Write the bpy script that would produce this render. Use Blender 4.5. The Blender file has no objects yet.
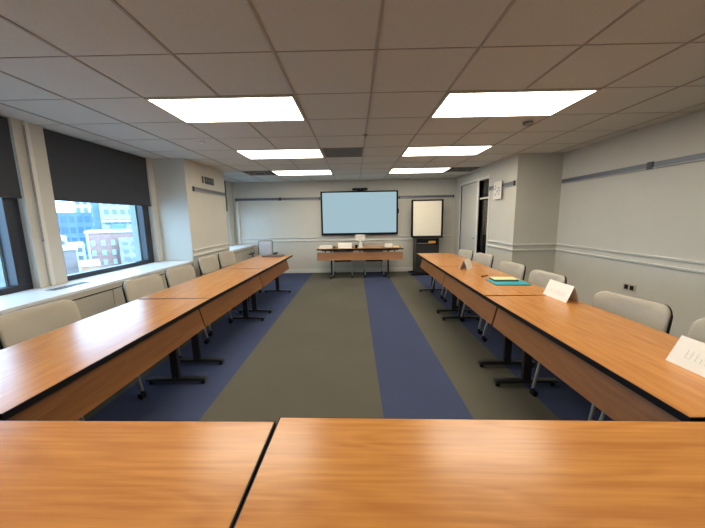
import bpy, bmesh, math, random
from mathutils import Vector, Matrix
random.seed(7)
C = bpy.context.scene.collection
PI = math.pi
R = math.radians
# ------------------------------------------------------------------ materials
def srgb(r, g, b):
    f = lambda c: (c/255/12.92) if c/255 <= .04045 else ((c/255+.055)/1.055)**2.4
    return (f(r), f(g), f(b), 1)
def mat(name, col, rough=.5, metal=0, spec=.5, noise=0, nscale=40, bump=0, coat=0):
    m = bpy.data.materials.new(name); m.use_nodes = True
    nt = m.node_tree; b = nt.nodes['Principled BSDF']
    b.inputs['Base Color'].default_value = (*col[:3], 1)
    b.inputs['Roughness'].default_value = rough; b.inputs['Metallic'].default_value = metal
    b.inputs['Specular IOR Level'].default_value = spec; b.inputs['Coat Weight'].default_value = coat
    if noise or bump:
        tc = nt.nodes.new('ShaderNodeTexCoord'); n = nt.nodes.new('ShaderNodeTexNoise')
        n.inputs['Scale'].default_value = nscale; n.inputs['Detail'].default_value = 3
        nt.links.new(tc.outputs['Object'], n.inputs['Vector'])
        if noise:
            r = nt.nodes.new('ShaderNodeValToRGB')
            r.color_ramp.elements[0].position = .3; r.color_ramp.elements[1].position = .7
            r.color_ramp.elements[0].color = (*[c*(1-noise) for c in col[:3]], 1)
            r.color_ramp.elements[1].color = (*[min(1, c*(1+noise)) for c in col[:3]], 1)
            nt.links.new(n.outputs['Fac'], r.inputs['Fac']); nt.links.new(r.outputs['Color'], b.inputs['Base Color'])
        if bump:
            bp = nt.nodes.new('ShaderNodeBump'); bp.inputs['Strength'].default_value = bump; bp.inputs['Distance'].default_value = .002
            nt.links.new(n.outputs['Fac'], bp.inputs['Height']); nt.links.new(bp.outputs['Normal'], b.inputs['Normal'])
    return m
def emis(name, col, s):
    m = bpy.data.materials.new(name); m.use_nodes = True; nt = m.node_tree; nt.nodes.clear()
    e = nt.nodes.new('ShaderNodeEmission'); o = nt.nodes.new('ShaderNodeOutputMaterial')
    e.inputs['Color'].default_value = (*col[:3], 1); e.inputs['Strength'].default_value = s
    nt.links.new(e.outputs[0], o.inputs[0]); return m
def wood_mat(name, dark, light, rough):
    m = bpy.data.materials.new(name); m.use_nodes = True; nt = m.node_tree; N = nt.nodes; L = nt.links
    b = N['Principled BSDF']
    tc = N.new('ShaderNodeTexCoord'); oi = N.new('ShaderNodeObjectInfo')
    def noise(sx, sy, scale, detail, dist):
        mp = N.new('ShaderNodeMapping'); mp.inputs['Scale'].default_value = (sx, sy, sy)
        n = N.new('ShaderNodeTexNoise'); n.noise_dimensions = '4D'
        n.inputs['Scale'].default_value = scale; n.inputs['Detail'].default_value = detail; n.inputs['Distortion'].default_value = dist
        mu = N.new('ShaderNodeMath'); mu.operation = 'MULTIPLY'; mu.inputs[1].default_value = 31.0
        L.new(oi.outputs['Random'], mu.inputs[0]); L.new(mu.outputs[0], n.inputs['W'])
        L.new(tc.outputs['Object'], mp.inputs[0]); L.new(mp.outputs[0], n.inputs['Vector']); return n
    big = noise(.8, 4.5, 1.0, 2, .3)
    # contour lines of a smooth stretched field give the cathedral figure
    k = N.new('ShaderNodeMath'); k.operation = 'MULTIPLY'; k.inputs[1].default_value = 26; L.new(big.outputs['Fac'], k.inputs[0])
    fr = N.new('ShaderNodeMath'); fr.operation = 'PINGPONG'; fr.inputs[1].default_value = 1; L.new(k.outputs[0], fr.inputs[0])
    fine = noise(3.5, 95, 1.0, 5, .1); mid = noise(1.1, 26, 1.0, 3, .15)
    def mad(a, w, c):
        x = N.new('ShaderNodeMath'); x.operation = 'MULTIPLY_ADD'; x.inputs[1].default_value = w
        L.new(a, x.inputs[0])
        if c is None: x.inputs[2].default_value = 0
        else: L.new(c, x.inputs[2])
        return x.outputs[0]
    s = mad(fr.outputs[0], .13, mad(fine.outputs['Fac'], .55, mad(mid.outputs['Fac'], .30, None)))
    r = N.new('ShaderNodeValToRGB'); r.color_ramp.elements[0].position = .3; r.color_ramp.elements[1].position = .68
    r.color_ramp.elements[0].color = (*dark, 1); r.color_ramp.elements[1].color = (*light, 1)
    L.new(s, r.inputs['Fac']); L.new(r.outputs['Color'], b.inputs['Base Color'])
    b.inputs['Roughness'].default_value = rough; b.inputs['Specular IOR Level'].default_value = .5
    return m
def carpet_mat():
    m = bpy.data.materials.new('carpet'); m.use_nodes = True; nt = m.node_tree; N = nt.nodes; L = nt.links
    b = N['Principled BSDF']; tc = N.new('ShaderNodeTexCoord'); sx = N.new('ShaderNodeSeparateXYZ')
    L.new(tc.outputs['Object'], sx.inputs[0])
    def band(a, c):
        g = N.new('ShaderNodeMath'); g.operation = 'GREATER_THAN'; g.inputs[1].default_value = a; L.new(sx.outputs['X'], g.inputs[0])
        l = N.new('ShaderNodeMath'); l.operation = 'LESS_THAN'; l.inputs[1].default_value = c; L.new(sx.outputs['X'], l.inputs[0])
        p = N.new('ShaderNodeMath'); p.operation = 'MULTIPLY'; L.new(g.outputs[0], p.inputs[0]); L.new(l.outputs[0], p.inputs[1]); return p.outputs[0]
    s = None
    for a, c in ((-2.0, -1.16), (.19, .835), (1.44, 2.2)):
        o = band(a, c)
        if s is None: s = o
        else:
            ad = N.new('ShaderNodeMath'); ad.operation = 'ADD'; L.new(s, ad.inputs[0]); L.new(o, ad.inputs[1]); s = ad.outputs[0]
    n = N.new('ShaderNodeTexNoise'); n.inputs['Scale'].default_value = 260; n.inputs['Detail'].default_value = 2; L.new(tc.outputs['Object'], n.inputs['Vector'])
    n2 = N.new('ShaderNodeTexNoise'); n2.inputs['Scale'].default_value = 1.3; L.new(tc.outputs['Object'], n2.inputs['Vector'])
    mx = N.new('ShaderNodeMix'); mx.data_type = 'RGBA'
    mx.inputs['A'].default_value = GREY_C; mx.inputs['B'].default_value = BLUE_C; L.new(s, mx.inputs['Factor'])
    hv = N.new('ShaderNodeMapRange'); hv.inputs['To Min'].default_value = .6; hv.inputs['To Max'].default_value = 1.4; L.new(n.outputs['Fac'], hv.inputs['Value'])
    h2 = N.new('ShaderNodeMapRange'); h2.inputs['To Min'].default_value = .85; h2.inputs['To Max'].default_value = 1.15; L.new(n2.outputs['Fac'], h2.inputs['Value'])
    mm = N.new('ShaderNodeMath'); mm.operation = 'MULTIPLY'; L.new(hv.outputs[0], mm.inputs[0]); L.new(h2.outputs[0], mm.inputs[1])
    vm = N.new('ShaderNodeVectorMath'); vm.operation = 'SCALE'; L.new(mx.outputs['Result'], vm.inputs[0]); L.new(mm.outputs[0], vm.inputs['Scale'])
    L.new(vm.outputs[0], b.inputs['Base Color']); b.inputs['Roughness'].default_value = .95; b.inputs['Specular IOR Level'].default_value = .1
    bp = N.new('ShaderNodeBump'); bp.inputs['Strength'].default_value = .5; bp.inputs['Distance'].default_value = .003
    L.new(n.outputs['Fac'], bp.inputs['Height']); L.new(bp.outputs[0], b.inputs['Normal']); return m
def glass_mat(name, tint, spec=1.0):
    m = bpy.data.materials.new(name); m.use_nodes = True; nt = m.node_tree; nt.nodes.clear(); N = nt.nodes; L = nt.links
    t = N.new('ShaderNodeBsdfTransparent'); t.inputs[0].default_value = (*tint, 1)
    g = N.new('ShaderNodeBsdfGlossy'); g.inputs['Roughness'].default_value = .02
    lw = N.new('ShaderNodeLayerWeight'); lw.inputs['Blend'].default_value = .5
    pw = N.new('ShaderNodeMath'); pw.operation = 'POWER'; pw.inputs[1].default_value = 5; L.new(lw.outputs['Facing'], pw.inputs[0])
    f = N.new('ShaderNodeMath'); f.operation = 'MULTIPLY_ADD'; f.inputs[1].default_value = .9; f.inputs[2].default_value = .03; L.new(pw.outputs[0], f.inputs[0])
    x = N.new('ShaderNodeMixShader'); o = N.new('ShaderNodeOutputMaterial')
    L.new(f.outputs[0], x.inputs[0]); L.new(t.outputs[0], x.inputs[1]); L.new(g.outputs[0], x.inputs[2]); L.new(x.outputs[0], o.inputs[0]); return m

GREY_C = (.098, .092, .072, 1); BLUE_C = (.048, .061, .115, 1)
LIGHT = 13.2
M = {}
M['wall'] = mat('wall_paint', (.575, .56, .495), .6, noise=.02, nscale=3, bump=.15)
M['trim'] = mat('white_trim_paint', (.70, .69, .64), .4)
M['tile'] = mat('ceiling_tile', (.62, .63, .59), .9, spec=.1, noise=.05, nscale=150, bump=.4)
M['tbar'] = mat('ceiling_grid_metal', (.40, .38, .35), .6)
M['carpet'] = carpet_mat()
M['wood'] = wood_mat('honey_laminate', (.38, .145, .032), (.55, .25, .062), .25)
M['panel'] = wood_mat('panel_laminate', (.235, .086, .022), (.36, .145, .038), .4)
M['black'] = mat('black_plastic', (.005, .005, .006), .5, spec=.2)
M['blackmetal'] = mat('black_powder_coat', (.014, .014, .016), .35)
M['silver'] = mat('grey_tube', (.50, .50, .49), .35, metal=.35)
M['fabric'] = mat('beige_fabric', (.42, .385, .32), .85, spec=.2, noise=.06, nscale=300, bump=.5)
M['seatfabric'] = mat('dark_seat_fabric', (.10, .095, .09), .9, spec=.1, noise=.1, nscale=300)
M['mesh'] = mat('grey_mesh_fabric', (.48, .48, .50), .7, noise=.25, nscale=120)
M['shade'] = mat('charcoal_shade', (.060, .066, .076), .85, spec=.15, noise=.05, nscale=200)
M['winframe'] = mat('dark_window_frame', (.018, .022, .032), .4)
M['sill'] = mat('white_sill', (.72, .73, .74), .35)
M['cab'] = mat('beige_enclosure', (.46, .43, .36), .55)
M['dark'] = mat('dark_gap', (.02, .02, .02), .8)
M['rail'] = mat('grey_blue_rail', (.15, .165, .195), .4, metal=.3)
M['railcap'] = mat('rail_cap', (.05, .055, .06), .5)
M['railedge'] = mat('rail_lower_lip', (.42, .43, .44), .4)
M['paper'] = mat('white_card', (.78, .76, .70), .7, spec=.2)
M['ink'] = mat('faint_grey_ink', (.64, .625, .59), .8)
M['ink2'] = mat('pink_ink', (.72, .50, .46), .8)
M['pad'] = mat('flipchart_paper', (.86, .80, .66), .8, spec=.1)
M['teal'] = mat('teal_folder', (.02, .30, .38), .45)
M['yellow'] = mat('cream_pad', (.78, .62, .33), .7)
M['green'] = mat('dark_green_edge', (.02, .08, .045), .6)
M['darkred'] = mat('dark_red_pen', (.12, .02, .02), .4)
M['orange'] = mat('orange_label', (.75, .33, .06), .5)
M['laptop'] = mat('dark_brown_cover', (.10, .065, .055), .4)
M['cart'] = mat('black_cabinet', (.018, .019, .02), .5)
M['grille'] = mat('grey_grille', (.22, .22, .21), .6)
M['greygreen'] = mat('outer_reveal', (.22, .27, .25), .6)
M['glass'] = glass_mat('clear_glass', (.93, .96, .97))
M['diff'] = emis('light_diffuser', (1, .90, .74), LIGHT)
M['screen'] = emis('screen_blue', srgb(163, 192, 202)[:3], 1.0)
M['corr'] = mat('corridor_shade', (.02, .02, .022), .8)  # near-black colour stands in for the darkness of the unlit corridor
M['door'] = mat('door_paint', (.54, .53, .48), .45)
M['steel'] = mat('steel', (.5, .5, .48), .3, metal=.9)

# ------------------------------------------------------------------ mesh helpers
class MB:
    def __init__(s): s.bm = bmesh.new()
    def box(s, x0, x1, y0, y1, z0, z1, mx=None):
        v = [s.bm.verts.new((x, y, z)) for x in (x0, x1) for y in (y0, y1) for z in (z0, z1)]
        for f in ((0,1,3,2),(4,6,7,5),(0,4,5,1),(2,3,7,6),(0,2,6,4),(1,5,7,3)): s.bm.faces.new([v[i] for i in f])
        if mx is not None: bmesh.ops.transform(s.bm, matrix=mx, verts=v)
        return s
    def tube(s, pts, r, n=10, cap=True):
        pts = [Vector(p) for p in pts]; rings = []
        for i, p in enumerate(pts):
            d = (pts[min(i+1, len(pts)-1)] - pts[max(i-1, 0)]).normalized()
            a = d.orthogonal().normalized() if i == 0 else (pa - d*pa.dot(d)).normalized()
            pa = a; b = d.cross(a); rr = r[i] if isinstance(r, (list, tuple)) else r
            rings.append([s.bm.verts.new(p + rr*(a*math.cos(t) + b*math.sin(t))) for t in [2*PI*k/n for k in range(n)]])
        for q, w in zip(rings, rings[1:]):
            for k in range(n): s.bm.faces.new((q[k], q[(k+1) % n], w[(k+1) % n], w[k]))
        if cap: s.bm.faces.new(rings[0][::-1]); s.bm.faces.new(rings[-1])
        return s
    def prism(s, prof, axis, a, b, mx=None):   # prof: 2D outline, swept along axis from a to b
        def P(u, v, w): return {'x': (w, u, v), 'y': (u, w, v), 'z': (u, v, w)}[axis]
        A = [s.bm.verts.new(P(u, v, a)) for u, v in prof]; B = [s.bm.verts.new(P(u, v, b)) for u, v in prof]
        n = len(prof)
        for k in range(n): s.bm.faces.new((A[k], A[(k+1) % n], B[(k+1) % n], B[k]))
        s.bm.faces.new(A[::-1]); s.bm.faces.new(B)
        if mx is not None: bmesh.ops.transform(s.bm, matrix=mx, verts=A+B)
        return s
    def build(s, name, m, parent=None, bevel=0, smooth=False, seg=2):
        bmesh.ops.recalc_face_normals(s.bm, faces=s.bm.faces)
        me = bpy.data.meshes.new(name); s.bm.to_mesh(me); s.bm.free()
        me.materials.append(m)
        if smooth:
            for p in me.polygons: p.use_smooth = True
        o = bpy.data.objects.new(name, me); C.objects.link(o)
        if parent: o.parent = parent
        if bevel:
            b = o.modifiers.new('bevel', 'BEVEL'); b.width = bevel; b.segments = seg; b.limit_method = 'ANGLE'
        return o
def box(name, m, d, parent=None, bevel=0): return MB().box(*d).build(name, m, parent, bevel)
def tag(o, label, cat, group=None):
    o['label'] = label; o['category'] = cat
    if group: o['group'] = group
    return o
def struct(o): o['kind'] = 'structure'; return o
def thing(name, label, cat, loc=(0, 0, 0), rz=0, group=None):
    o = bpy.data.objects.new(name, None); C.objects.link(o); o.location = loc; o.rotation_euler = (0, 0, rz)
    o.empty_display_size = .1
    return tag(o, label, cat, group)
def copy_tree(o, parent=None):
    kids = [c for c in bpy.data.objects if c.parent == o]
    c = o.copy(); C.objects.link(c); c.parent = parent
    for k in kids: copy_tree(k, c)
    return c

H = 2.43; YB = 7.97; XL = -3.2; XC = -2.7; XR = 3.4; XA = 2.67; YA = 5.03; Y0 = -2.6
# ------------------------------------------------------------------ shell
struct(box('floor', M['carpet'], (-3.45, 3.7, Y0-.15, YB+.15, -.12, 0)))
ceil = struct(box('ceiling', M['tile'], (-3.45, 3.7, Y0-.15, YB+.15, H, H+.15)))
GX, GY, T = -.464, 1.932, .6096
g = MB()
k = -5
while GX+k*T < 3.4:
    x = GX+k*T
    if x > -3.2: g.box(x-.008, x+.008, Y0, YB-.01, H-.006, H+.001)
    k += 1
k = -8
while GY+k*T < YB:
    y = GY+k*T
    if y > Y0: g.box(-3.2, 3.39, y-.004, y+.004, H-.003, H+.001)
    k += 1
g.build('ceiling_grid', M['tbar'], ceil)
# left wall: low wall, piers between three window bays, column
W = [(1.40, 2.92), (3.21, 4.76), (6.05, 7.62)]
w = MB().box(-3.4, XL, Y0-.15, YB, 0, .76)
ys = [Y0-.15] + [v for a in W for v in a] + [YB]
for a, b in zip(ys[::2], ys[1::2]): w.box(-3.4, XL, a, b, .76, H)
struct(w.build('wall_left', M['wall']))
struct(box('column_left', M['wall'], (XL, XC, 4.88, 6.33, 0, H-.001)))
bpy.data.objects['column_left'].name = 'wall_column'
struct(box('wall_front', M['wall'], (-3.4, 3.6, YB, YB+.15, 0, H)))
struct(box('wall_rear', M['wall'], (-3.4, 3.6, Y0-.15, Y0, 0, H)))
w = MB().box(XR, XR+.15, Y0, YA+.12, 0, H).box(XA, XR, YA, YA+.12, 0, H)
for a, b, z0, z1 in ((YA+.12, 6.03, 0, H), (6.03, 7.60, 2.20, H), (6.51, 6.60, 0, 2.20), (7.60, YB, 0, H)): w.box(XA, XA+.12, a, b, z0, z1)
struct(w.build('wall_right', M['wall']))
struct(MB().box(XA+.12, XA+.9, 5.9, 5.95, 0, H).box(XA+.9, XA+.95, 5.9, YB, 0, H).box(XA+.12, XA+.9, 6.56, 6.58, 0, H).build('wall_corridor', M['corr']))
# windows
for i, (a, b) in enumerate(W):
    r = struct(MB().box(-3.37, -3.27, a, b, .75, .85).box(-3.37, -3.27, a, b, H-.1, H-.002).box(-3.37, -3.27, a, a+.075, .85, H-.1).box(-3.37, -3.27, b-.13, b, .85, H-.1)
               .box(-3.385, -3.26, a, b, .745, .765).build('window_%d' % (i+1), M['winframe'], None, .004))
    rv = MB().box(-3.46, -3.37, b-.15, b-.10, .76, H).box(-3.46, -3.37, a+.04, a+.09, .76, H).build('window_reveal', M['greygreen'], r)
    box('pane', M['glass'], (-3.335, -3.325, a+.07, b-.125, .845, H-.095), r)
# sills and convector enclosures under the windows
for n, (a, b) in enumerate(((Y0+.01, 4.875), (6.335, 7.96))):
    struct(MB().box(XL-.055 if False else XL, XC-.005, a, b, .765, .795).build('trim_%d' % (n+1), M['sill'], None, .004))
for i, (a, b) in enumerate(W):
    struct(box('trim_%d' % (i+3), M['sill'], (-3.262, XL+.001, a+.001, b-.001, .766, .7945)))
def convector(a, b, label, seams):
    t = thing('convector_enclosure', label, 'heater cover', (-2.95, (a+b)/2, 0)); oy = -(a+b)/2
    X = 2.95
    box('fascia', M['cab'], (XC-.04+X, XC-.012+X, a+oy, b+oy, .715, .764), t, .002)
    box('body', M['dark'], (XL+.012+X, XC-.05+X, a+oy, b+oy, .005, .76), t)
    e = [a] + seams + [b]
    for p, q in zip(e, e[1:]): box('front_panel', M['cab'], (XC-.045+X, XC-.02+X, p+.004+oy, q-.004+oy, .09, .698), t, .003)
    return t
convector(Y0+.02, 4.87, 'long beige heater cover under the two near windows', [-1.4, -.5, .4, 1.35, 2.3, 3.22, 4.1])
convector(6.34, 7.95, 'short beige heater cover between the white column and the far wall', [7.1])
gl = thing('sill_grille', 'small grey air grille set into the window sill', 'grille', (-2.98, 3.0, .796))
MB().box(-.05, .05, -.2, .2, 0, .003).build('grille_frame', M['grille'], gl)
for k in range(7): box('slot', M['dark'], (-.04, .04, -.18+k*.052, -.165+k*.052, .003, .0045), gl)
# roller shades
for i, (a, b) in enumerate(W):
    t = thing('roller_shade', ['charcoal roller shade on the window nearest the camera, cut off at the edge', 'wide charcoal roller shade half lowered over the city view', 'charcoal roller shade seen edge on behind the white column'][i], 'window shade', (-3.225, (a+b)/2, 1.69))
    hh = H-1.69; w2 = (b-a)/2-.012
    box('shade_cloth', M['shade'], (.006, .010, -w2, w2, .0, hh-.012), t)
    box('bottom_bar', M['shade'], (.001, .016, -w2, w2, -.004, .022), t, .003)
    MB().tube([(-.012, -w2, hh-.045), (-.012, w2, hh-.045)], .018, 12).build('roller', M['shade'], t, smooth=False)
# pier conduit + pull cord
c = tag(MB().box(XL+.002, XL+.03, 3.01, 3.05, .797, H-.002).build('conduit', M['trim'], None, .006), 'white vertical conduit cover on the pier between two windows', 'conduit')
t = thing('shade_cord', 'thin grey pull cord hanging on the pier beside the near window', 'cord', (XL+.04, 2.985, 1.28))
MB().tube([(0, -.006, 0), (0, -.006, 1.1)], .0025, 6).tube([(0, .006, 0), (0, .006, 1.1)], .0025, 6).build('cord', M['grille'], t)
MB().tube([(0, -.006, 0), (0, -.004, -.014), (0, .004, -.014), (0, .006, 0)], .004, 6).build('weight', M['grille'], t)
tag(MB().box(-3.12, -3.05, 7.90, 7.968, .797, 1.93).build('conduit', M['trim'], None, .01), 'white vertical conduit cover in the far corner by the shaded window', 'conduit')

# chair rail mouldings, baseboards
def moulding(nr, segs):     # segs: (x0,y0,x1,y1,nx,ny) wall line with room-facing normal
    m = MB()
    for x0, y0, x1, y1, nx, ny in segs:
        for z, h, d in ((.945, .026, .022), (.958, .012, .03), (.855, .026, .022), (.868, .012, .03)):
            xs = sorted((x0, x1)) if nx == 0 else sorted((x0-.001*nx, x0+d*nx))
            yy = sorted((y0, y1)) if ny == 0 else sorted((y0-.001*ny, y0+d*ny))
            m.box(xs[0], xs[1], yy[0], yy[1], z, z+h)
    return struct(m.build('trim_%d' % nr, M['trim'], None, .003))
moulding(6, [(XC, 4.89, XC, 6.32, 1, 0)])
moulding(7, [(-3.04, YB, 2.64, YB, 0, -1)])
moulding(8, [(XA, 5.0, XA, 5.97, -1, 0), (XA, YA, 3.37, YA, 0, -1)])
moulding(9, [(XR, Y0, XR, 5.0, -1, 0)])
for nm, d in (('front', (-2.69, 2.66, YB-.015, YB+.001, 0, .11)), ('column', (XC-.001, XC+.015, 4.88, 6.33, 0, .11)),
              ('right', (XR-.015, XR+.001, Y0, 5.01, 0, .11)), ('alcove', (XA-.015, XR-.016, YA-.015, YA+.001, 0, .11)),
              ('passage', (XA-.015, XA+.001, 5.031, 5.98, 0, .11))):
    struct(box('baseboard_'+nm, M['trim'], d, None, .003))
# display rails
def rail(label, p0, p1, n, clip=None, caps=(1, 1)):
    (x0, y0), (x1, y1) = p0, p1; L = math.hypot(x1-x0, y1-y0)
    t = thing('display_rail', label, 'wall rail', (x0, y0, 1.944), math.atan2(y1-y0, x1-x0), 'grey display rails')
    del t['group']
    s = n   # +1: room on local +Y, -1: room on local -Y
    q = lambda a, b: sorted((a*s, b*s))
    box('rail_strip', M['rail'], (0, L, *q(.002, .022), .012, .07), t, .002)
    box('lower_lip', M['railedge'], (0, L, *q(.002, .03), 0, .012), t, .002)
    if caps[0]: box('end_cap', M['railcap'], (-.03, -.001, *q(.002, .03), -.004, .074), t, .003)
    if caps[1]: box('end_cap', M['railcap'], (L+.001, L+.03, *q(.002, .03), -.004, .074), t, .003)
    if clip: box('clip', M['railcap'], (clip-.035, clip+.035, *q(.0221, .034), -.004, .078), t, .003)
rail('grey display rail on the wall to the left of the screen', (-3.1, YB), (-.93, YB), -1, 1.15)
rail('short grey display rail between the screen and the passage wall', (1.20, YB), (2.58, YB), -1)
rail('long grey display rail running along the right hand wall', (XR, 5.0), (XR, Y0+.3), -1, 1.47, (0, 1))
rail('short grey display rail on the white column', (XC, 5.09), (XC, 6.29), -1)
rail('short grey display rail beside the dark side window, notice hung over it', (XA, 5.95), (XA, 5.09), -1)

# door and sidelight in the passage wall
fr = struct(MB().box(XA-.015, XA+.12, 7.60, 7.66, 0, 2.20).box(XA-.015, XA+.12, 6.545, 6.60, 0, 2.20).box(XA-.015, XA+.12, 6.545, 7.66, 2.20, 2.255).build('door_1', M['trim'], None, .004))
lf = box('door_leaf', M['door'], (XA+.02, XA+.06, 6.605, 7.595, .01, 2.195), fr, .003)
MB().tube([(XA+.02, 6.66, .97), (XA-.025, 6.66, .97)], .012).tube([(XA-.02, 6.66, .97), (XA-.045, 6.66, .97), (XA-.055, 6.66, .97)], [.015, .026, .016], 14).build('door_knob', M['steel'], lf)
fr = struct(MB().box(XA-.015, XA+.12, 5.99, 6.03, 0, 2.24).box(XA-.015, XA+.12, 6.51, 6.544, 0, 2.24).box(XA-.015, XA+.12, 6.03, 6.51, 2.19, 2.24).box(XA-.015, XA+.12, 6.03, 6.51, 0, .14)
            .box(XA+.02, XA+.06, 6.03, 6.51, 1.80, 1.835).build('window_4', M['trim'], None, .003))
box('pane', M['glass'], (XA+.035, XA+.041, 6.03, 6.51, .14, 2.19), fr)

# ------------------------------------------------------------------ ceiling fittings
def light(c, r, label):
    x0 = GX+c*T; y0 = GY+r*T
    t = thing('ceiling_light', label, 'ceiling light', (x0+T, y0+T/2, H-.001), 0, None)
    a, b = T-.012, T/2-.008
    MB().box(-a, a, -b, -b+.014, -.012, 0).box(-a, a, b-.014, b, -.012, 0).box(-a, -a+.014, -b+.014, b-.014, -.012, 0).box(a-.014, a, -b+.014, b-.014, -.012, 0).build('frame', M['trim'], t)
    box('diffuser', M['diff'], (-a+.014, a-.014, -b+.014, b-.014, -.008, -.002), t)
for c, side in ((-2, 'left hand'), (2, 'right hand')):
    for r, nm in ((1, 'nearest the camera'), (4, 'second from the camera'), (7, 'closest to the screen wall'), (-2, None)):
        light(c, r, 'lit white ceiling light panel in the %s row, %s' % (side, nm) if nm else 'lit white ceiling light panel %s the camera, %s row' % ('above' if r == -2 else 'well behind', side))
for c, nm in ((-3, 'window side'), (4, 'door side')):
    t = thing('ceiling_vent', 'square ceiling air diffuser at the end of the lights, %s' % nm, 'air vent', (GX+c*T+T/2, GY+7*T+T/2, H-.002))
    a = .29
    for q, z in ((a, -.004), (a*.72, -.012), (a*.45, -.02)):
        MB().box(-q, q, -q, -q+.02, z, 0).box(-q, q, q-.02, q, z, 0).box(-q, -q+.02, -q+.02, q-.02, z, 0).box(q-.02, q, -q+.02, q-.02, z, 0).build('vane', M['grille'], t)
    box('backing', M['dark'], (-a+.021, a-.021, -a+.021, a-.021, -.001, 0), t)
t = thing('return_grille', 'dark grey return air grille between the two middle light panels', 'air vent', (GX+T/2, GY+4*T+T/2, H-.002))
MB().box(-.295, .295, -.295, -.275, -.008, 0).box(-.295, .295, .275, .295, -.008, 0).box(-.295, -.275, -.275, .275, -.008, 0).box(.275, .295, -.275, .275, -.008, 0).build('frame', M['grille'], t)
box('backing', M['grille'], (-.275, .275, -.275, .275, -.002, 0), t)
s = MB()
for k in range(18): s.box(-.275, .275, -.268+k*.03, -.258+k*.03, -.007, -.002)
s.build('louvre', M['grille'], t)
def disc(name, label, cat, x, y, m, r1, r2, h):
    return tag(MB().tube([(x, y, H-.0065), (x, y, H-.006-h*.5), (x, y, H-.006-h)], [r1, r1, r2], 20).build(name, m), label, cat)
disc('smoke_detector', 'small dark round detector behind the near right light panel', 'detector', 1.86, 3.36, M['grille'], .05, .035, .03)
disc('ceiling_sprinkler_cover', 'tiny white round sprinkler cover behind the near left light panel', 'sprinkler', -1.9, 3.9, M['paper'], .035, .03, .012)
t = thing('ceiling_sprinkler', 'tiny sprinkler head on the centre ceiling line', 'sprinkler', (.146, 3.72, H-.007))
MB().tube([(0, 0, 0), (0, 0, -.006)], .03, 16).build('collar', M['grille'], t)
MB().tube([(0, 0, -.006), (0, 0, -.035)], .007, 8).tube([(0, 0, -.036), (0, 0, -.039)], .018, 12).build('nozzle', M['steel'], t)

# ------------------------------------------------------------------ tables
def table(L, Wd, inset=.12, li=(.17, .17), fo=.055):
    t = thing('folding_table', 'x', 'table')
    z1 = .737
    MB().box(-L/2+.004, L/2-.004, -Wd/2+.004, Wd/2-.004, z1-.03, z1).build('tabletop', M['wood'], t)
    MB().box(-L/2, L/2, -Wd/2, -Wd/2+.004, z1-.031, z1-.001).box(-L/2, L/2, Wd/2-.004, Wd/2, z1-.031, z1-.001) \
        .box(-L/2, -L/2+.004, -Wd/2+.004, Wd/2-.004, z1-.031, z1-.001).box(L/2-.004, L/2, -Wd/2+.004, Wd/2-.004, z1-.031, z1-.001).build('edge_band', M['black'], t)
    MB().box(-L/2+.1, L/2-.1, -.22, -.17, z1-.065, z1-.032).box(-L/2+.1, L/2-.1, .1, .15, z1-.065, z1-.032).build('underframe', M['blackmetal'], t)
    yt, yb = Wd/2-inset-.02, Wd/2-inset+.025       # panel hangs slightly outwards at the bottom
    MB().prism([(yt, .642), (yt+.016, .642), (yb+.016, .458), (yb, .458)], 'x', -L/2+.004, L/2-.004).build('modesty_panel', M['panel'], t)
    for x in (-L/2+.2, 0, L/2-.2): box('panel_bracket', M['blackmetal'], (x-.015, x+.015, yt-.006, yt-.0005, .60, z1-.032), t)
    for s in (-1, 1):
        x = s*(L/2-li[s > 0])
        lg = MB().box(x-.02, x+.02, fo-.035, fo+.035, .05, z1-.065).box(x-.02, x+.02, -.24, .24, z1-.07, z1-.032).build('leg', M['blackmetal'], t, .006)
        MB().prism([(fo+u, v) for u, v in ((-.27, .028), (-.262, .052), (-.03, .06), (.03, .06), (.262, .052), (.27, .028))], 'x', x-.026, x+.026).build('foot', M['blackmetal'], lg, .006)
        for yy in (fo-.235, fo+.235): MB().tube([(x, yy, 0), (x, yy, .03)], [.02, .014], 12).build('glide', M['black'], lg)
    return t
YT = [.975, 2.625, 4.28, 5.93]
first = None
tabs = [  # x, y, rot, label
 (-1.117, .623, R(-1.15), 'honey wood table in the near left foreground, left of the black joint gap'),
 (.527, .603, R(-1.8), 'honey wood table filling the near right foreground, grain in full view'),
]
sides = [('end table closest to the camera', 0), ('middle table', 1), ('far table nearest the screen wall', 2)]
tabL, tabW = 1.65, .69
for k, (nm, i) in enumerate(sides):
    yc = (YT[i]+YT[i+1])/2
    tabs.append((-1.68+(0, .017, .052)[i], yc+.025, -PI/2-R((0, 1.2, 1.2)[i]), 'wood table in the row along the windows, ' + nm))
    tabs.append((1.50+(0, .017, .052)[i], yc-.035, PI/2-R((0, 1.2, 1.2)[i]), 'wood table in the row along the right wall, ' + nm))
proto = table(tabL-.012, tabW)
proto_right = table(tabL-.012, tabW, .12, (.10, .21))
used_right = False
for i, (x, y, rz, lb) in enumerate(tabs):
    if rz > 1:
        o = copy_tree(proto_right) if used_right else proto_right
        used_right = True
    else: o = proto if i == 0 else copy_tree(proto)
    o.location = (x, y, 0); o.rotation_euler = (0, 0, rz); o['label'] = lb; o['group'] = 'wood folding tables set in a horseshoe'
o = table(2.07, .60, .07, (.33, .33), 0); o.location = (.115, 7.32, 0); o.rotation_euler = (0, 0, PI); o['label'] = 'head table with hanging front panel standing before the screen'; o['group'] = 'wood folding tables set in a horseshoe'

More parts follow.
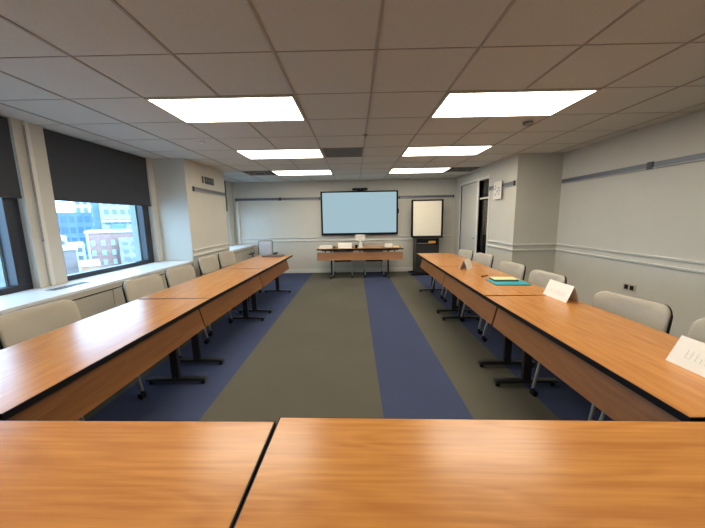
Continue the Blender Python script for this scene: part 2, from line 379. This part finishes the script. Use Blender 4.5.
# ------------------------------------------------------------------ chairs
def rrect(w, h, r, n=6):
    pts = []
    for cx, cy, a0 in ((w/2-r, h/2-r, 0), (-w/2+r, h/2-r, 90), (-w/2+r, -h/2+r, 180), (w/2-r, -h/2+r, 270)):
        for k in range(n+1):
            a = math.radians(a0+90*k/n); pts.append((cx+r*math.cos(a), cy+r*math.sin(a)))
    return pts
def curved_slab(name, m, parent, w, h, r, y0, th, zc, lean, curve, bulge=0):
    """Upright rounded panel, concave to the front (+Y), leaning back."""
    bm = bmesh.new(); pr = rrect(w, h, r)
    def pos(u, v, t): return Vector((u, y0 + t - lean*v + curve*(u/(w/2))**2, zc+v))
    rings = []
    specs = [(1, 0), (1, th*.5), (1, th), (.94, th+bulge*.6), (.7, th+bulge), (.35, th+bulge)] if bulge else [(1, 0), (1, th), (.5, th)]
    specs = [(.5, 0)] + specs
    for s, t in specs: rings.append([bm.verts.new(pos(u*s, v*s, t)) for u, v in pr])
    n = len(pr)
    for a, b in zip(rings, rings[1:]):
        for k in range(n): bm.faces.new((a[k], a[(k+1) % n], b[(k+1) % n], b[k]))
    for ring, t in ((rings[0], specs[0]), (rings[-1], specs[-1])):
        c = bm.verts.new(pos(0, 0, t[1]))
        for k in range(n): bm.faces.new((ring[k], ring[(k+1) % n], c))
    mb = MB(); mb.bm.free(); mb.bm = bm
    return mb.build(name, m, parent, smooth=True)
def chair():
    t = thing('nesting_chair', 'x', 'chair')
    curved_slab('backrest', M['fabric'], t, .495, .275, .07, -.262, .016, .705, .17, .05, .014)
    curved_slab('back_shell', M['black'], t, .498, .274, .07, -.2765, .0135, .703, .17, .05)
    for sx in (-1, 1):
        MB().tube([(sx*.235, -.212, .44), (sx*.246, -.200, .50), (sx*.248, -.205, .60), (sx*.248, -.220, .705), (sx*.246, -.232, .775), (sx*.238, -.238, .79)], .0095, 8).build('back_upright', M['black'], t, smooth=True)
    # seat: shell + pad
    MB().prism(rrect(.45, .44, .08), 'z', .387, .43).build('seat_pan', M['black'], t, .014, seg=3)
    MB().prism(rrect(.44, .43, .08), 'z', .431, .465).build('seat', M['seatfabric'], t, .012, seg=3)
    for sx in (-1, 1):
        fl = MB().tube([(sx*.215, .10, .405), (sx*.222, .20, .40), (sx*.224, .245, .37), (sx*.226, .268, .30), (sx*.23, .315, .065)], .0115, 10).build('leg', M['silver'], t, smooth=True)
        rl = MB().tube([(sx*.205, -.255, .62), (sx*.210, -.235, .46), (sx*.214, -.225, .40), (sx*.225, -.235, .25), (sx*.235, -.255, .065)], .0115, 10).build('leg', M['silver'], t, smooth=True)
        for lg, yy, xx in ((fl, .315, sx*.23), (rl, -.255, sx*.235)):
            cs = MB().tube([(xx, yy, .07), (xx, yy, .045)], .013, 10)
            cs.tube([(xx-.018, yy-.012, .025), (xx-.004, yy-.012, .025)], .025, 14).tube([(xx+.004, yy-.012, .025), (xx+.018, yy-.012, .025)], .025, 14)
            cs.build('caster', M['black'], lg)
    MB().tube([(-.215, .12, .402), (.215, .12, .402)], .01, 8).tube([(-.213, -.22, .402), (.213, -.22, .402)], .01, 8).tube([(-.215, .12, .402), (-.213, -.22, .402)], .01, 8).tube([(.215, .12, .402), (.213, -.22, .402)], .01, 8).build('seat_frame', M['silver'], t, smooth=True)
    return t
proto = chair()
R = math.radians
chairs = [ # x, y, facing angle (rotation about z), label
 (-2.11, 2.06, -98, 'beige chair nearest the camera under the window ledge, back cut off by the picture edge'),
 (-2.11, 3.15, -98, 'beige chair below the open part of the big window, second from the camera'),
 (-2.11, 3.84, -99, 'beige chair just before the white column, third from the camera on the window side'),
 (-2.28, 4.95, -97, 'slightly turned beige chair against the white column, black side edge showing'),
 (-2.26, 5.63, -101, 'turned beige chair at the far end of the window side row'),
 (1.81, 5.42, 97, 'beige chair farthest along the right wall, next to the door'),
 (1.86, 4.76, 97, 'beige chair in front of the dark side window'),
 (1.80, 3.78, 97, 'beige chair behind the teal folder'),
 (1.81, 3.09, 95, 'beige chair behind the standing name card at the table joint'),
 (1.77, 2.06, 102, 'large beige chair below the black wall outlet'),
 (1.80, 1.455, 92, 'beige chair at the right picture edge behind the nearest name card'),
 (-.31, 7.485, 180, 'chair behind the head table on its window side half'),
 (.47, 7.485, 180, 'chair behind the head table on its flip chart side half'),
]
for i, (x, y, a, lb) in enumerate(chairs):
    o = proto if i == 0 else copy_tree(proto)
    o.location = (x, y, 0); o.rotation_euler = (0, 0, R(a)); o['label'] = lb; o['group'] = 'beige nesting chairs around the tables'
# mesh task chair in the corner
t = thing('task_chair', 'grey mesh office chair standing in the far window corner', 'chair', (-2.24, 7.2, 0), PI)
curved_slab('backrest', M['mesh'], t, .34, .42, .03, -.21, .008, .71, .08, .02)
fr = rrect(.36, .44, .035); P = [Vector((u, -.2 - .08*v + .02*(u/.18)**2, .71+v)) for u, v in fr]; MB().tube(P + [P[0]], .006, 8, False).build('back_frame', M['black'], t, smooth=True)
MB().prism(rrect(.46, .44, .1), 'z', .44, .49).build('seat', M['seatfabric'], t, .02)
MB().tube([(0, 0, .11), (0, 0, .44)], .025, 14).build('gas_post', M['black'], t)
MB().tube([(0, -.05, .43), (0, -.2, .44), (0, -.24, .56)], .018, 8).build('back_bracket', M['black'], t, smooth=True)
for sx in (-1, 1):
    MB().tube([(sx*.2, -.05, .43), (sx*.28, -.05, .45), (sx*.29, -.05, .62)], .014, 8).box(sx*.29-.035, sx*.29+.035, -.13, .12, .62, .65).build('armrest', M['black'], t, .006)
for k in range(5):
    a = 2*PI*k/5+.3; ca, sa = math.cos(a), math.sin(a)
    lg = MB().tube([(.02*ca, .02*sa, .12), (.28*ca, .28*sa, .075)], [.026, .014], 8).build('leg', M['black'], t)
    MB().tube([(.28*ca-.02*sa, .28*sa+.02*ca, .03), (.28*ca+.02*sa, .28*sa-.02*ca, .03)], .03, 12).build('caster', M['black'], lg)

# ------------------------------------------------------------------ screen wall
t = thing('wall_display', 'large flat screen showing plain pale blue, mounted on the far wall', 'screen', (.13, 7.88, 1.585))
MB().box(-1.01, 1.01, .01, .075, -.575, .565).build('housing', M['black'], t, .006)
MB().box(-1.01, 1.01, 0, .0099, -.575, -.515).box(-1.01, 1.01, 0, .0099, .53, .565).box(-1.01, -.965, 0, .0099, -.515, .53).box(.965, 1.01, 0, .0099, -.515, .53).build('bezel', M['black'], t, .002)
box('screen', M['screen'], (-.965, .965, .004, .0099, -.515, .53), t)
box('side_port', M['black'], (1.011, 1.035, .01, .05, -.02, .1), t, .006)
MB().box(-.15, .15, .078, .0885, -.3, .3).build('wall_mount', M['blackmetal'], t)
t = thing('video_camera_bar', 'slim black camera bar sitting on top of the big screen', 'camera', (.15, 7.90, 2.151))
MB().prism(rrect(.40, .05, .024), 'y', -.03, .03, Matrix.Translation((0, 0, .045))).build('body', M['black'], t, smooth=False)
MB().prism(rrect(.16, .068, .03), 'y', -.04, .025, Matrix.Translation((.01, 0, .035))).build('lens_housing', M['black'], t)
MB().tube([(.01, -.04, .04), (.01, -.046, .04)], .018, 16).build('lens', M['railcap'], t)
# flip chart on a black cabinet
t = thing('flip_chart_stand', 'black framed flip chart on a tall black cabinet stand', 'flip chart', (1.83, 7.56, 0))
MB().box(-.40, .40, .02, .05, .955, 1.885).build('backboard', M['black'], t, .003)
MB().box(-.40, -.372, -.0, .0199, .955, 1.885).box(.372, .40, 0, .0199, .955, 1.885).box(-.372, .372, 0, .0199, 1.857, 1.885).build('frame', M['black'], t, .003)
pd = MB().box(-.352, .352, .004, .0199, .98, 1.845).build('paper_pad', M['pad'], t, .002)
ln = MB()
for z in (1.70, 1.55, 1.42, 1.28, 1.06): ln.box(-.33, .33, .0025, .0039, z, z+.0025)
for z, a, b in ((1.50, -.1, .12), (1.46, -.12, .1), (1.39, -.12, .1), (1.34, -.08, .12)): ln.box(a, b, .0025, .0039, z, z+.004)
ln.build('ruled_line', M['ink'], pd)
box('marker_tray', M['black'], (-.39, .39, -.07, .0, .93, .955), t, .004)
cb = MB().box(-.29, .28, .05, .30, .05, .93).box(-.29, -.27, -.12, .0499, .05, .925).box(.26, .28, -.12, .0499, .05, .925).box(-.27, .26, -.12, .0499, .05, .08).box(-.27, .26, -.12, .0499, .905, .925).build('cabinet', M['cart'], t, .003)
box('shelf', M['black'], (-.268, .258, -.11, .0498, .76, .78), t)
box('door', M['cart'], (-.265, .255, -.125, -.1201, .09, .755), t, .002)
box('pull_out_tray', M['grille'], (-.25, .1, -.10, .0, .785, .80), t)
MB().prism([(-.42, .0), (-.42, .03), (-.1, .05), (.1, .05), (.42, .03), (.42, 0)], 'y', -.19, -.13).prism([(-.42, .0), (-.42, .03), (-.1, .05), (.1, .05), (.42, .03), (.42, 0)], 'y', .22, .30).box(-.28, .27, -.13, .22, .02, .05).build('base', M['black'], t, .004)
tag(MB().box(1.86, 2.03, 7.46, 7.52, .8005, .85).build('marker_box', M['orange'], None, .004), 'small orange marker box on the shelf of the flip chart cabinet', 'box')

# ------------------------------------------------------------------ things on tables
TZ = .7372
def tent(x, y, rz, L, h, base, label, marks, group=None):
    t = thing('name_card', label, 'name card', (x, y, TZ), rz)
    th = .0012; b = base/2
    MB().prism([(-b, 0), (-b+th*2, 0), (th, h-th), (0, h)], 'y', -L/2, L/2).build('front_panel', M['paper'], t)
    MB().prism([(b, 0), (b-th*2, 0), (th, h-th), (0, h)], 'y', -L/2, L/2).build('back_panel', M['paper'], t)
    mx = Matrix.Translation((-b-.0004, 0, 0)) @ Matrix.Rotation(math.atan2(b, h), 4, 'Y')
    if marks: marks(t, mx, L, h)
    return t
def strokes(n, mt, cx, w, z0, hh, seed, thk=.0022):
    def f(t, mx, L, h):
        rnd = random.Random(seed); m = MB()
        for k in range(n):
            u = cx - w/2 + w*k/(n-1); k2 = rnd.random()
            top = z0+hh*(1 if k2 > .5 else .6)
            if k2 > .3:
                m.box(-.0006, 0, u-thk, u+thk, z0, top, mx)
            if k2 < .75:
                r = hh*.28; c = z0+r
                for q in range(8):
                    a = 2*PI*q/8; m.box(-.0006, 0, u+r*.8+r*math.cos(a)-thk, u+r*.8+r*math.cos(a)+thk, c+r*math.sin(a)-thk, c+r*math.sin(a)+thk, mx)
        m.build('writing', mt, t)
    return f
tent(1.755, 2.485, 0, .30, .135, .11, 'white folded name card at the table joint, faint pink writing', strokes(9, M['ink2'], 0, .2, .045, .035, 3, .0016))
tent(1.56, 1.215, 0, .30, .125, .12, 'nearest white folded name card, cut off at the picture edge, faint grey lettering', strokes(11, M['ink'], -.01, .2, .045, .04, 5, .0015))
tent(1.535, 4.06, R(-37), .26, .13, .10, 'small white folded name card seen end on near the far table end', None)
t = thing('folder', 'flat teal folder lying on the right hand table row', 'folder', (1.63, 3.12, TZ), R(-4))
box('cover', M['teal'], (-.175, .175, -.14, .15, 0, .004), t, .001)
box('papers', M['paper'], (-.165, .16, -.13, .14, .0041, .007), t)
box('top_cover', M['teal'], (-.175, .175, -.142, .15, .0071, .010), t, .001)
t = thing('writing_pad', 'cream writing pad with dark green edge on the teal folder', 'notepad', (1.625, 3.20, TZ+.0102), R(-4))
box('backing', M['green'], (-.125, .125, -.07, .08, 0, .014), t, .001)
box('pages', M['yellow'], (-.123, .123, -.066, .078, .0141, .021), t, .001)
t = thing('pen', 'short dark red pen lying beside the teal folder', 'pen', (1.53, 3.46, TZ+.008), R(35))
MB().tube([(-.065, 0, 0), (.05, 0, 0)], .0075, 10).build('barrel', M['darkred'], t)
MB().tube([(.0505, 0, 0), (.07, 0, 0)], [.0075, .002], 10).build('tip', M['black'], t)
MB().box(-.062, -.02, -.0015, .0015, .0075, .011).build('pocket_clip', M['black'], t)
t = thing('laptop', 'thin closed dark laptop on the far end of the window side tables', 'laptop', (-1.60, 5.76, TZ), R(-3))
box('base', M['laptop'], (-.18, .18, -.12, .12, 0, .012), t, .003)
box('lid', M['laptop'], (-.18, .18, -.12, .12, .0125, .02), t, .003)
box('hinge', M['black'], (-.12, .12, .1205, .126, .002, .018), t)
# head table
t = thing('name_card', 'wide white folded card with faint writing in the middle of the head table', 'name card', (-.245, 7.2, TZ), PI/2)
b = .05
for s, nm in ((-1, 'front_panel'), (1, 'back_panel')):
    MB().prism([(s*b, 0), (s*(b-.0025), 0), (-s*-.001, .129), (0, .13)], 'y', -.165, .165).build(nm, M['paper'], t)
mx = Matrix.Translation((-b-.0006, 0, 0)) @ Matrix.Rotation(math.atan2(b, .13), 4, 'Y')
strokes(12, M['ink'], 0, .24, .05, .02, 9)(t, mx, .3, .13)
t = thing('paper_stack', 'loose stack of white papers on the window side end of the head table', 'papers', (-.71, 7.25, TZ), R(4))
for k in range(4): box('sheet_bundle', M['paper'], (-.17+k*.008, .15-k*.01, -.13, .12-k*.006, k*.0151, k*.0151+.015), t, .001)
t = thing('small_box', 'small brown box beside the paper stack on the head table', 'box', (-.50, 7.2, TZ))
box('carton', M['laptop'], (-.035, .035, -.03, .03, 0, .045), t, .002); box('lid', M['grille'], (-.037, .037, -.032, .032, .0451, .055), t, .002)
t = thing('cup', 'small black cup on the head table below the square card', 'cup', (.03, 7.15, TZ))
MB().tube([(0, 0, 0), (0, 0, .075), (0, 0, .08)], [.028, .036, .034], 18).build('cup_body', M['black'], t)
MB().tube([(.033, 0, .06), (.055, 0, .055), (.055, 0, .025), (.03, 0, .02)], .005, 8).build('handle', M['black'], t)
t = thing('sign_holder', 'square white card on a pale stand on the head table below the screen', 'card holder', (.13, 7.3, TZ))
box('foot', M['paper'], (-.07, .07, -.05, .05, 0, .012), t, .003)
MB().tube([(0, 0, .012), (.01, .0, .1), (0, .0, .17)], [.045, .03, .022], 12).build('stem', M['paper'], t)
cd = MB().box(-.115, .115, -.012, .0, .165, .315).build('card', M['paper'], t, .004)
m = MB()
for k, (a, b) in enumerate(((-.07, .06), (-.05, .08), (-.08, .02), (-.03, .07))): m.box(a, b, -.0135, -.0121, .285-k*.028, .292-k*.028)
m.build('printed_line', M['ink2'], cd)
t = thing('tissue_box', 'pale flat box on the flip chart side end of the head table', 'box', (.83, 7.35, TZ))
box('carton', M['paper'], (-.09, .09, -.06, .06, 0, .075), t, .003); MB().prism(rrect(.1, .05, .02), 'z', .0751, .077).build('opening', M['ink'], t)
tag(MB().box(.945, 1.08, 7.2, 7.45, TZ, TZ+.012).build('slab', M['yellow'], None, .001), 'tan envelope at the flip chart side end of the head table', 'slab')  # thin tan rectangle lying flat on the tabletop

# ------------------------------------------------------------------ wall pieces
t = thing('wall_control_unit', 'small wall unit with two dark panels above the rail on the white column', 'wall unit', (XC+.002, 5.60, 2.17))
box('plate', M['trim'], (0, .012, -.225, .225, -.07, .07), t, .003)
box('narrow_panel', M['railcap'], (.0121, .02, -.215, -.165, -.062, .062), t)
box('dark_panel', M['railcap'], (.0121, .022, -.125, .21, -.062, .062), t)
m = MB()
for k in range(3): m.box(.0221, .0235, -.085+k*.10, -.05+k*.10, -.02, .03)
m.build('display_mark', M['rail'], t)
t = thing('paper_sign', 'white paper notice with grey sketch hung over the short rail beside the dark side window', 'notice', (XA-.045, 5.60, 1.77), 0)
box('board', M['paper'], (0, .012, -.15, .15, -.02, .30), t, .002)
m = MB(); rnd = random.Random(4)
for k in range(14):
    yy = rnd.uniform(-.11, .08); zz = rnd.uniform(.03, .25); m.box(-.0012, -.0001, yy, yy+rnd.uniform(.01, .05), zz, zz+rnd.uniform(.006, .03))
m.build('sketch', M['grille'], t)
box('dark_edge', M['grille'], (.0005, .0115, -.156, -.1505, -.02, .30), t)
t = thing('wall_outlet', 'dark twin power outlet low on the right hand wall', 'outlet', (XR-.001, 3.62, .54))
box('plate', M['cab'], (-.006, 0, -.085, .085, -.045, .045), t, .002)
for s in (-1, 1): box('socket', M['black'], (-.011, -.0061, s*.038-.024, s*.038+.024, -.028, .028), t, .004)

# ------------------------------------------------------------------ the city beyond the windows
Z0 = -26
M['c_blue'] = mat('blue_glass_facade', (0.100, 0.180, 0.310), .3, noise=.25, nscale=.25)
M['c_bluewin'] = mat('blue_window', (0.060, 0.130, 0.240), .2)
M['c_white'] = mat('white_concrete', (0.370, 0.380, 0.380), .8)
M['c_grey'] = mat('pale_grey_facade', (0.260, 0.280, 0.300), .8, noise=.05, nscale=.5)
M['c_brick'] = mat('pink_brick', (0.26, 0.17, 0.155), .9, noise=.12, nscale=3)
M['c_teal'] = mat('pale_teal_window', (0.250, 0.350, 0.350), .25)
M['c_dark'] = mat('slate_window', (0.110, 0.150, 0.180), .3)
M['c_mesh'] = mat('grey_screen_facade', (0.200, 0.215, 0.230), .7, noise=.3, nscale=1.2)
M['c_cream'] = mat('cream_roof', (0.370, 0.350, 0.290), .8)
M['c_brown'] = mat('brown_wall', (0.150, 0.135, 0.135), .9, noise=.1, nscale=1)
M['c_rust'] = mat('rust_wall', (0.300, 0.180, 0.110), .9)
def tower(name, label, a0, a1, D, top, depth, m, base=Z0, wins=None, cornice=None, skew=0):
    """A block whose front faces the room; a0..a1 is its bearing in degrees, D its distance."""
    am = R((a0+a1)/2); wdt = 2*D*math.tan(R(abs(a1-a0))/2)
    t = thing(name, label, 'building', (math.sin(am)*D, math.cos(am)*D, base), -am+R(skew))
    h = top+1.44-base
    box('wall', m, (-wdt/2, wdt/2, 0, depth, 0, h), t)
    if cornice: box('cornice', cornice, (-wdt/2-.15, wdt/2+.15, -.15, depth+.15, h, h+.25), t)
    if wins:
        nx, nz, ww, wh, gap_z, zt, wm, x0, x1 = wins
        for i in range(nx):
            for j in range(nz):
                x = x0*wdt/2 + (x1-x0)*wdt/2*(i+.5)/nx; z = h-zt-j*gap_z
                f = MB().box(x-ww/2, x+ww/2, -.06, -.001, z-wh, z).build('window', wm, t)
    return t, wdt, h
tower('office_tower', 'blue glass tower seen through the big window', -49, -41.3, 110, 2.9, 14, M['c_blue'], wins=(9, 7, 1.0, 1.6, 2.9, 1.0, M['c_bluewin'], -.95, .95))
tower('apartment_tower', 'white tower rising behind the blue glass building', -43.2, -40.6, 170, 16, 14, M['c_white'], wins=(3, 7, 1.3, 2.4, 3.8, 2.0, M['c_dark'], -.9, .9))
tower('slim_tower', 'narrow blue tower between the white tower and the grey block', -41.25, -40.3, 95, 12, 10, M['c_blue'])
t, wd, h = tower('grey_apartment_block', 'pale grey apartment block above the brick building', -40.4, -35.0, 75, 9, 14, M['c_grey'], wins=(4, 6, .75, 1.0, 1.9, 4.5, M['c_dark'], -.9, .5))
box('balcony_band', M['c_white'], (-wd/2, wd*.3, -.5, -.07, h-8.9, h-8.5), t)
box('penthouse_wall', M['c_blue'], (-wd*.3, wd*.02, -.6, -.07, h-10.6, h-9.2), t)
t, wd, h = tower('brick_building', 'pink brick building with rows of teal windows below the grey block', -42.3, -36.9, 45, -1.15, 9, M['c_brick'], wins=(3, 6, .40, .62, 1.12, .85, M['c_teal'], -.98, .30), cornice=M['c_white'])
box('white_corner', M['c_white'], (-wd/2-.02, -wd/2+.22, -.08, 1, 0, h), t)
tower('screened_building', 'grey building with dark screens beside the brick building', -38.7, -33.5, 43.5, -1.75, 1.2, M['c_mesh'], wins=(4, 5, .5, .35, .9, .5, M['c_dark'], -.9, .8))
tower('white_rooftop_hut', 'small white rooftop hut above the screened building', -36.6, -35.3, 44.8, -.55, 1, M['c_white'], base=-3.5)
tower('low_brown_building', 'low brown building with cream roof at the window edge', -46.9, -43.6, 38, -2.45, 5, M['c_brown'], cornice=M['c_cream'])
tower('low_white_building', 'low white building in front of the blue glass tower', -44.6, -42.6, 60, -3.1, 9, M['c_white'], wins=(2, 2, .5, .6, 1.2, .5, M['c_dark'], -.9, .9))
tower('corner_house', 'small cream house at the edge of the window view', -47.5, -44.3, 48, -1.5, 6, M['c_cream'], wins=(3, 3, .5, .5, 1.1, .5, M['c_dark'], -.8, .9))
tower('rust_building', 'low rust coloured building below the brick building', -43.3, -41.4, 36, -3.9, 4, M['c_rust'], cornice=M['c_cream'])
t = thing('pitched_roof_house', 'house with pale blue pitched roof at the bottom of the window view', 'building', (-19.0, 20.6, Z0), R(42))
box('wall', M['c_white'], (-2.2, 2.2, 0, 4, 0, 21.8), t)
MB().prism([(-2.4, 21.8), (0, 22.9), (2.4, 21.8)], 'y', -.3, 4.2).build('roof', M['c_grey'], t)
struct(box('ground_outside', mat('street', (.25, .25, .26), .9), (-260, -3.6, -60, 260, Z0-.5, Z0)))

# ------------------------------------------------------------------ light
wd = bpy.data.worlds.new('World'); bpy.context.scene.world = wd; wd.use_nodes = True
bg = wd.node_tree.nodes['Background']; bg.inputs['Color'].default_value = (.44, .70, 1, 1); bg.inputs['Strength'].default_value = 9.0
sd = bpy.data.lights.new('sun', 'SUN'); sd.energy = 2.0; sd.angle = .02; sd.color = (1, .95, .87)
so = bpy.data.objects.new('sun', sd); C.objects.link(so); so.rotation_euler = Vector((-.62, .45, -.64)).to_track_quat('-Z', 'Y').to_euler()
# ------------------------------------------------------------------ camera (solved from the ceiling grid)
f, pi_, ya, ro = 296.532, .15149, -.009561, -.01688
cp, sp, cy, sy = math.cos(pi_), math.sin(pi_), math.cos(ya), math.sin(ya)
F = Vector((sy*cp, cy*cp, -sp)); Rr = Vector((cy, -sy, 0)); U = Rr.cross(F)
r2 = math.cos(ro)*Rr + math.sin(ro)*U; u2 = -math.sin(ro)*Rr + math.cos(ro)*U
cd = bpy.data.cameras.new('camera'); co = bpy.data.objects.new('camera', cd); C.objects.link(co)
cd.sensor_width = 36; cd.lens = f/705*36; cd.clip_end = 600; cd.clip_start = .05
co.matrix_world = Matrix(((r2.x, u2.x, -F.x, 0), (r2.y, u2.y, -F.y, 0), (r2.z, u2.z, -F.z, 1.44), (0, 0, 0, 1)))
sc = bpy.context.scene; sc.camera = co
vs = sc.view_settings; vs.view_transform = 'Standard'; vs.look = 'None'; vs.gamma = 1; vs.exposure = 0; vs.use_curve_mapping = False
sc.cycles.max_bounces = 10; sc.cycles.diffuse_bounces = 6; sc.cycles.transparent_max_bounces = 12
sc.cycles.sample_clamp_indirect = 8
